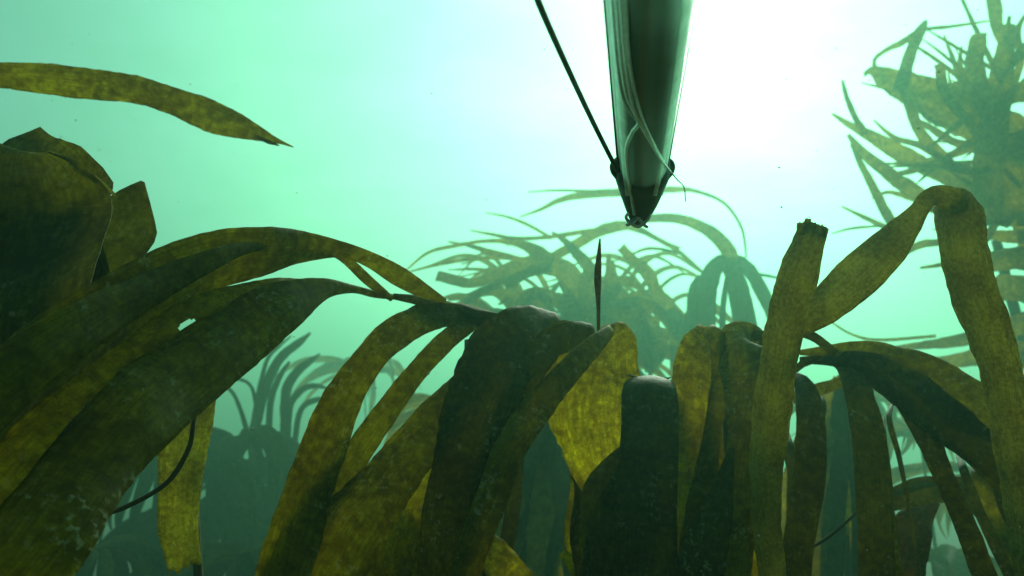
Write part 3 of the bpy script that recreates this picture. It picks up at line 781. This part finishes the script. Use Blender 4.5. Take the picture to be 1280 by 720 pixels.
LB, c = plant_at(335, 560, FAR * 5.5, 'hazy dark green kelp low on the left with a tuft of upright curling straps')
stand(LB, c, .04, (.1, .3))
for pts in (
    [(330, 560, 14), (330, 520, 13), (334, 480, 13), (350, 448, 12), (372, 430, 10), (388, 416, 3)],
    [(328, 540, 6), (326, 490, 6), (334, 450, 5), (350, 432, 4), (364, 420, 2)],
    [(350, 570, 14), (352, 530, 12), (357, 487, 12), (374, 462, 11), (390, 450, 7), (400, 442, 2)],
    [(352, 560, 8), (358, 508, 8), (374, 488, 8), (392, 482, 7), (406, 486, 2)],
    [(356, 560, 7), (366, 514, 7), (384, 500, 7), (404, 500, 3)],
    [(330, 520, 5), (316, 484, 4), (298, 474, 4), (276, 476, 2)],
    [(325, 540, 6), (306, 500, 5), (286, 484, 4), (268, 484, 2)],
    [(340, 550, 8), (340, 500, 8), (350, 470, 7), (362, 452, 3)],
    [(360, 580, 10), (375, 540, 9), (392, 522, 8), (410, 518, 3)],
):
    pts = [(345 + (a - 345) * (1 + 1.3 * max(0, (b - 480) / 100)), b, w_) for a, b, w_ in pts]
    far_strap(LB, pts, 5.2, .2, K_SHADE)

# ------------------------------------------------------------------ more of the kelp bed, lower down and behind
def bed_plant(px, py, d, n, ln, wd, label, seed, up=.6, droop=1.0, drift=(-.25, 0, 0), mat=None, az=None, group='kelp plants in the hazy understory'):
    """one whole plant: holdfast, stipe and a crown of arching straps"""
    r = random.Random(seed)
    d, ln, wd = d * FAR, ln * FAR, wd * FAR
    e, c = plant_at(px, py, d, label, group)
    stand(e, c, .016, (r.uniform(-.15, .15), r.uniform(-.15, .15)))
    for i in range(n):
        a = (az if az is not None else 0) + 6.283 * i / n + r.uniform(-.35, .35)
        L_ = ln * r.uniform(.6, 1.15); e0 = up * r.uniform(.2, 1.6); dr = droop * r.uniform(.6, 1.3)
        p = Vector(c); el = e0; q = []
        w0 = wd * r.uniform(.6, 1.3)
        m = 9
        for k in range(m + 1):
            f = k / m
            ww = w0 * (.35 + 1.6 * f if f < .3 else .85 if f < .6 else .85 * (1 - f) / .4 + .04)
            q.append((p.x, p.y, p.z, .5 * ww))
            dv = Vector((math.cos(a) * math.cos(el), math.sin(a) * math.cos(el), math.sin(el))) + Vector(drift) * f
            p = p + dv.normalized() * (L_ / m)
            if p.z < .15: p.z = .15
            el -= dr * 2.2 / m
            a += r.uniform(-.12, .12)
        p3 = catmull(q, 20)
        ribbon('strap', frame_rows(p3, r.uniform(-50, 50)), e, mat or K_FAR, 5, cup=.12, ruffle=.06, nib=.1)
    return e
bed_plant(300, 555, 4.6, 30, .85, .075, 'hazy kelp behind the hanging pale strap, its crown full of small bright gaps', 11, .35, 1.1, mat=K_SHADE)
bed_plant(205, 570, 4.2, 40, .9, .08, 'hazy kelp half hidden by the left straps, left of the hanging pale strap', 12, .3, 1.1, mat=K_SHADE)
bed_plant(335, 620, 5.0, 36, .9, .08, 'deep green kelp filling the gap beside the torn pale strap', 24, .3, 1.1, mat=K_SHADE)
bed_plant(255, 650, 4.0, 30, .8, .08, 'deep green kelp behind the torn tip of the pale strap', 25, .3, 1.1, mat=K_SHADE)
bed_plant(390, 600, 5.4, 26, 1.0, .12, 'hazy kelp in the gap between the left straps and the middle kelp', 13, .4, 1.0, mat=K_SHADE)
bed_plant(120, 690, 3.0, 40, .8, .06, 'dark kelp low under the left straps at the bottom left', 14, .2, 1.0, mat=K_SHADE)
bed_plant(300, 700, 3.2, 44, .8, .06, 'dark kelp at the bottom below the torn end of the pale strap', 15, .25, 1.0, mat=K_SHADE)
bed_plant(560, 520, 5.0, 18, .9, .08, 'hazy kelp glimpsed between the dark straps of the middle kelp', 16, .4, 1.0)
bed_plant(760, 470, 5.2, 22, .95, .09, 'hazy kelp directly behind the golden blade, lower than the streaming one', 17, .5, 1.0)
bed_plant(1060, 500, 4.8, 18, .9, .08, 'hazy kelp behind the two dark vertical straps right of the upright strap', 18, .4, 1.1)
bed_plant(1150, 545, 4.6, 24, .9, .06, 'pale hazy kelp with thin straps seen through the gap under the right arch', 19, .4, .8)
bed_plant(1240, 600, 4.4, 20, .9, .07, 'hazy kelp low at the right edge under the fan of dark straps', 20, .35, 1.0)
bed_plant(960, 620, 3.6, 16, .8, .08, 'hazy kelp low down behind the foot of the upright strap', 21, .3, 1.1)
bed_plant(1170, 700, 3.6, 18, .8, .08, 'hazy kelp at the bottom right below the low brown arch', 22, .3, 1.0)
bed_plant(455, 470, 9.0, 16, 1.2, .10, 'very faint kelp far off between the left and middle kelp', 23, .5, .9)

V_, c = plant_at(680, 520, FAR * 1.75, 'blue green kelp hanging in broad soft folds below the golden blade')
stand(V_, c, .016, (0, .15))
rv = random.Random(8)
for k in range(14):
    f = k / 13; x1 = 585 + 180 * f
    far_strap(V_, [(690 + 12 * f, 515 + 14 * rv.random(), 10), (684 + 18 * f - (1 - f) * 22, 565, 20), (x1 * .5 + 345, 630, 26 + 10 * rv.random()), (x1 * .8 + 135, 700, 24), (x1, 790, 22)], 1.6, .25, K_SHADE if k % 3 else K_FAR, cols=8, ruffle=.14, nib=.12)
W_, c = plant_at(1050, 470, FAR * 1.85, 'blue green kelp of broad smooth straps hanging between the two dark vertical straps')
stand(W_, c, .016, (0, .15))
for k in range(9):
    f = k / 8; x1 = 975 + 115 * f
    far_strap(W_, [(1046 + 10 * f, 468 + 10 * rv.random(), 6), (1046 + 22 * (f - .5), 495, 14), ((x1 + 1050) / 2, 550, 18 + 8 * rv.random()), (x1, 640, 20), (x1 - 6, 780, 20)], 1.7, .25, K_SHADE if k % 3 else K_FAR, cols=8, ruffle=.12, nib=.12)

# drifting specks in the water, some of them close to the lens
def build_specks():
    r = random.Random(3); verts, faces = [], []
    for i in range(420):
        d = r.uniform(.5, 3.0) if i > 70 else r.uniform(.18, .5)
        c = at(r.uniform(-100, 1380), r.uniform(-60, 780), d)
        s = r.uniform(.0005, .0016) * (.5 + .5 * d) * (1 if i > 70 else .5)
        b = len(verts)
        verts += [c + Vector(v) * s * r.uniform(.6, 1.3) for v in ((1, 0, 0), (-1, 0, 0), (0, 1, 0), (0, -1, 0), (0, 0, 1), (0, 0, -1))]
        faces += [(b, b + 2, b + 4), (b + 2, b + 1, b + 4), (b + 1, b + 3, b + 4), (b + 3, b, b + 4), (b + 2, b, b + 5), (b + 1, b + 2, b + 5), (b + 3, b + 1, b + 5), (b, b + 3, b + 5)]
    o = link_mesh('floating_specks', verts, faces, M_SPECK)
    tag(o, 'tiny pale specks drifting in the water', None, None, 'stuff')
build_specks()
#NEXT2
